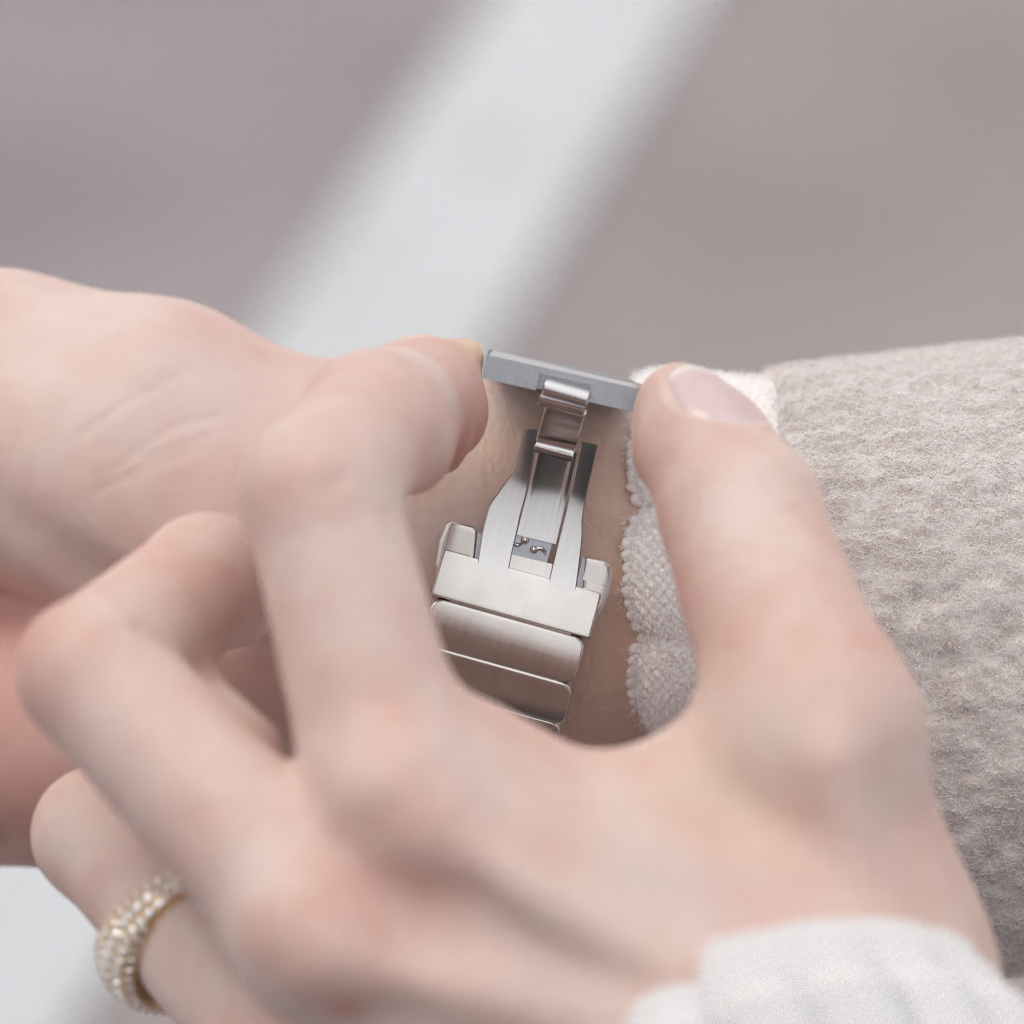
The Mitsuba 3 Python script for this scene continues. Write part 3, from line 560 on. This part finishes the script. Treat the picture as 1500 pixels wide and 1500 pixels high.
coat_fibres(30000, PERSON + '__coat_sleeve__wool_fibre_001', 'fibre_mid', 0.03, 1.0, 2.8, 0.4, 22, 'beige wool fibres lying over the felt')
coat_fibres(7000, PERSON + '__coat_sleeve__wool_fibre_002', 'fibre_brown', 0.03, 0.8, 2.0, 0.3, 23, 'brown wool fibres in the felt')
# knitted cuff of the watch arm: every course of loops is one yarn
KN = PERSON + '__knit_cuff'
kcy = lambda x: -6.6 + 0 * x; kcz = lambda x: -21.5 + 0 * x; kry = lambda x: 21.0 - 0.006 * np.maximum(x - 15, 0) ** 2; krz = lambda x: 20.2 - 0.012 * np.maximum(x - 24, 0) ** 2
RIBS = 9
def rib(a): return np.abs(np.sin((a - 1.906) * RIBS / 2.0)) ** 0.7
def cuff_edge(a): return 13.7 - 0.7 * rib(a) + 1.7 * (1 - rib(a)) ** 3 + 0.5 * np.sin(3 * a)
def cuff_pts(s, a, lift=0.0):
    """s: mm from the edge; the edge rolls in a little."""
    x = cuff_edge(a) + s; e = np.clip(1 - s / 2.6, 0, 1)
    b = 1.0 * (rib(a) - 0.6) - 1.5 * e ** 2 + 0.35 * (meshkit.noise(np.stack([x * .5, a * 8, 0 * x], -1)) - 0.5) + lift
    return np.stack([x, kcy(x) + (kry(x) + b) * np.cos(a), kcz(x) + (krz(x) + b) * np.sin(a)], -1)
S, A = np.meshgrid(np.linspace(-0.2, 30, 90), np.linspace(-2.2, 2 * math.pi - 2.2, 300), indexing='ij')
v = cuff_pts(S, A, -0.75); nx, na = v.shape[:2]; i, j = np.meshgrid(np.arange(nx - 1), np.arange(na - 1), indexing='ij'); q = (i * na + j).ravel()
put(KN, (v.reshape(-1, 3), np.vstack([np.stack([q, q + 1, q + na + 1], 1), np.stack([q, q + na + 1, q + na], 1)])), 'knit_under', 'white fluffy ribbed knit cuff on the watch arm')
loops, per, rows = 96, 12, 20
yp = []
for c in range(rows):
    t = np.linspace(0, 2 * math.pi * loops, loops * per, endpoint=False)
    g = np.random.default_rng(c); a = (t + 0.62 * np.sin(2 * t)) / loops + 0.004 * g.normal(0, 1, len(t)).cumsum() * 0.02
    s = 0.35 + c * 1.12 + 0.92 * np.cos(t) * (1.0) + 0.12 * g.normal(0, 1, len(t))
    yp.append(cuff_pts(s, a, 0.30 * np.cos(2 * t) + 0.10 * g.normal(0, 1, len(t))))
yp = np.array(yp); r = 0.40 * (1 + 0.12 * np.random.default_rng(5).normal(0, 1, yp.shape[:2]))
curves(KN + '__yarn', yp, np.clip(r * 1.1, 0.3, 0.6), 'yarn_white', 'looped white yarn of the cuff', kind='stuff')
def fuzz(key, src, n, l0, l1, rad, seed, bsdf, label, out):
    g = np.random.default_rng(seed); k = g.integers(0, len(src), n); m = 4; p0 = src[k]
    o = p0 - out; o[:, 0] = 0; o = norm(o); p0 = p0 + 0.3 * o; d = norm(o * g.uniform(-0.1, 0.9, (n, 1)) + g.normal(0, 0.75, (n, 3)))
    L = g.uniform(l0, l1, (n, 1)); pts = [p0]
    for s in range(m - 1): d = norm(d + g.normal(0, 0.42, (n, 3))); pts.append(pts[-1] + d * L / m)
    curves(key, np.stack(pts, 1), rad * g.uniform(.7, 1.2, (n, 1)) * np.linspace(1, 0.45, m)[None], bsdf, label, kind='stuff')
src = yp.reshape(-1, 3); src = src[src[:, 2] > -27]; src = src[src[:, 0] < 33]
fuzz(KN + '__fuzz', src, 60000, 1.0, 3.0, 0.04, 31, 'fuzz_white', 'soft white fuzz of the knit', V(0, -6.6, -21.5))
# cuff of the hand in front, far nearer than the focus
KR = PERSON + '__knit_cuff_001'
c0, c1 = V(22.43,-59.17,44), V(34.4,-93.72,74)
ax = norm(c1 - c0); e1 = norm(np.cross(ax, V(0, 0, 1))); e2 = np.cross(e1, ax)
def rcuff(s, a, lift=0.0):
    rb = np.abs(np.sin(a * 10)) ** 0.5; b = 3.9 * (rb - 0.6) * np.clip((s + 5.5) / 8, 0.05, 1) - 1.6 * np.clip(1 - s / 3, 0, 1) ** 2 + lift
    edge = s - 0.08 * rb
    return c0 + edge[..., None] * ax + ((29.0 + 0.06 * s + b) * np.cos(a))[..., None] * e1 + ((25.5 + 0.06 * s + b) * np.sin(a))[..., None] * e2
S, A = np.meshgrid(np.linspace(-6.0, 60, 60), np.linspace(0, 2 * math.pi, 400), indexing='ij')
v = rcuff(S, A, -0.6); nx, na = v.shape[:2]; i, j = np.meshgrid(np.arange(nx - 1), np.arange(na - 1), indexing='ij'); q = (i * na + j).ravel()
put(KR, (v.reshape(-1, 3), np.vstack([np.stack([q, q + 1, q + na + 1], 1), np.stack([q, q + na + 1, q + na], 1)])), 'knit_under', 'white ribbed knit cuff of the hand in front')
yr = []
for c in range(36):
    t = np.linspace(0, 2 * math.pi * 110, 110 * 8, endpoint=False); a = (t + 0.62 * np.sin(2 * t)) / 110
    yr.append(rcuff(-5.8 + c * 1.15 + 0.95 * np.cos(t), a, 0.3 * np.cos(2 * t)))
yr = np.array(yr); curves(KR + '__yarn', yr, np.full(yr.shape[:2], 0.45), 'yarn_dull', 'looped white yarn of the cuff', kind='stuff')
# the wearer's own torso is added close to the viewer, below and to the right, out of the frame: it shades the near side and mirrors dark in the steel
def unseen_torso(p):
    d = cap(p, V(-40, -410, 60), V(-40, -392, 782), 150, 150, V(0, 1, 0), 1.25)
    d = smin(d, cap(p, V(160, -410, 60), V(160, -392, 782), 150, 150, V(0, 1, 0), 1.25), 40)
    d = smin(d, cap(p, V(-180, -410, 805), V(300, -410, 805), 70, 70), 60)
    return d + 8 * (meshkit.fbm(p * 0.012, 3) - 0.5)
tv, tf, tn = surface(unseen_torso, V(-280, -640, -120), V(420, -230, 880), 12.0)
scene[PERSON + '__unseen_torso'] = mikit.ply((tv * 0.001, tf), 'torso_dark', smooth=True); tag(PERSON + '__unseen_torso', 'unseen dark body of the wearer, added to darken reflections in the steel')
# ---------------------------------------------------------------- the ground far below
def quad(key, c, ux, uy, bsdf, label, z):
    v = np.array([c - ux - uy, c + ux - uy, c + ux + uy, c - ux + uy]); v[:, 2] = z
    scene[key] = mikit.ply((v, [[0, 1, 2], [0, 2, 3]]), bsdf); tag(key, label, kind='structure')
quad('pavement', V(0, 0, 0), V(120, 0, 0), V(0, 120, 0), 'asphalt', 'grey purple asphalt far below, out of focus', 0.0)
LINE_A, LINE_B, LINE_W = V(-0.0528,1.0147), V(0.0402,1.2686), 0.0936     #LINE
d = norm(LINE_B - LINE_A); nn = V(-d[1], d[0]); mid = (LINE_A + LINE_B) / 2
quad('painted_line', V(*mid, 0), V(*(d * 6), 0), V(*(nn * LINE_W / 2), 0), 'road_paint', 'wide white painted line crossing the asphalt', 0.004)
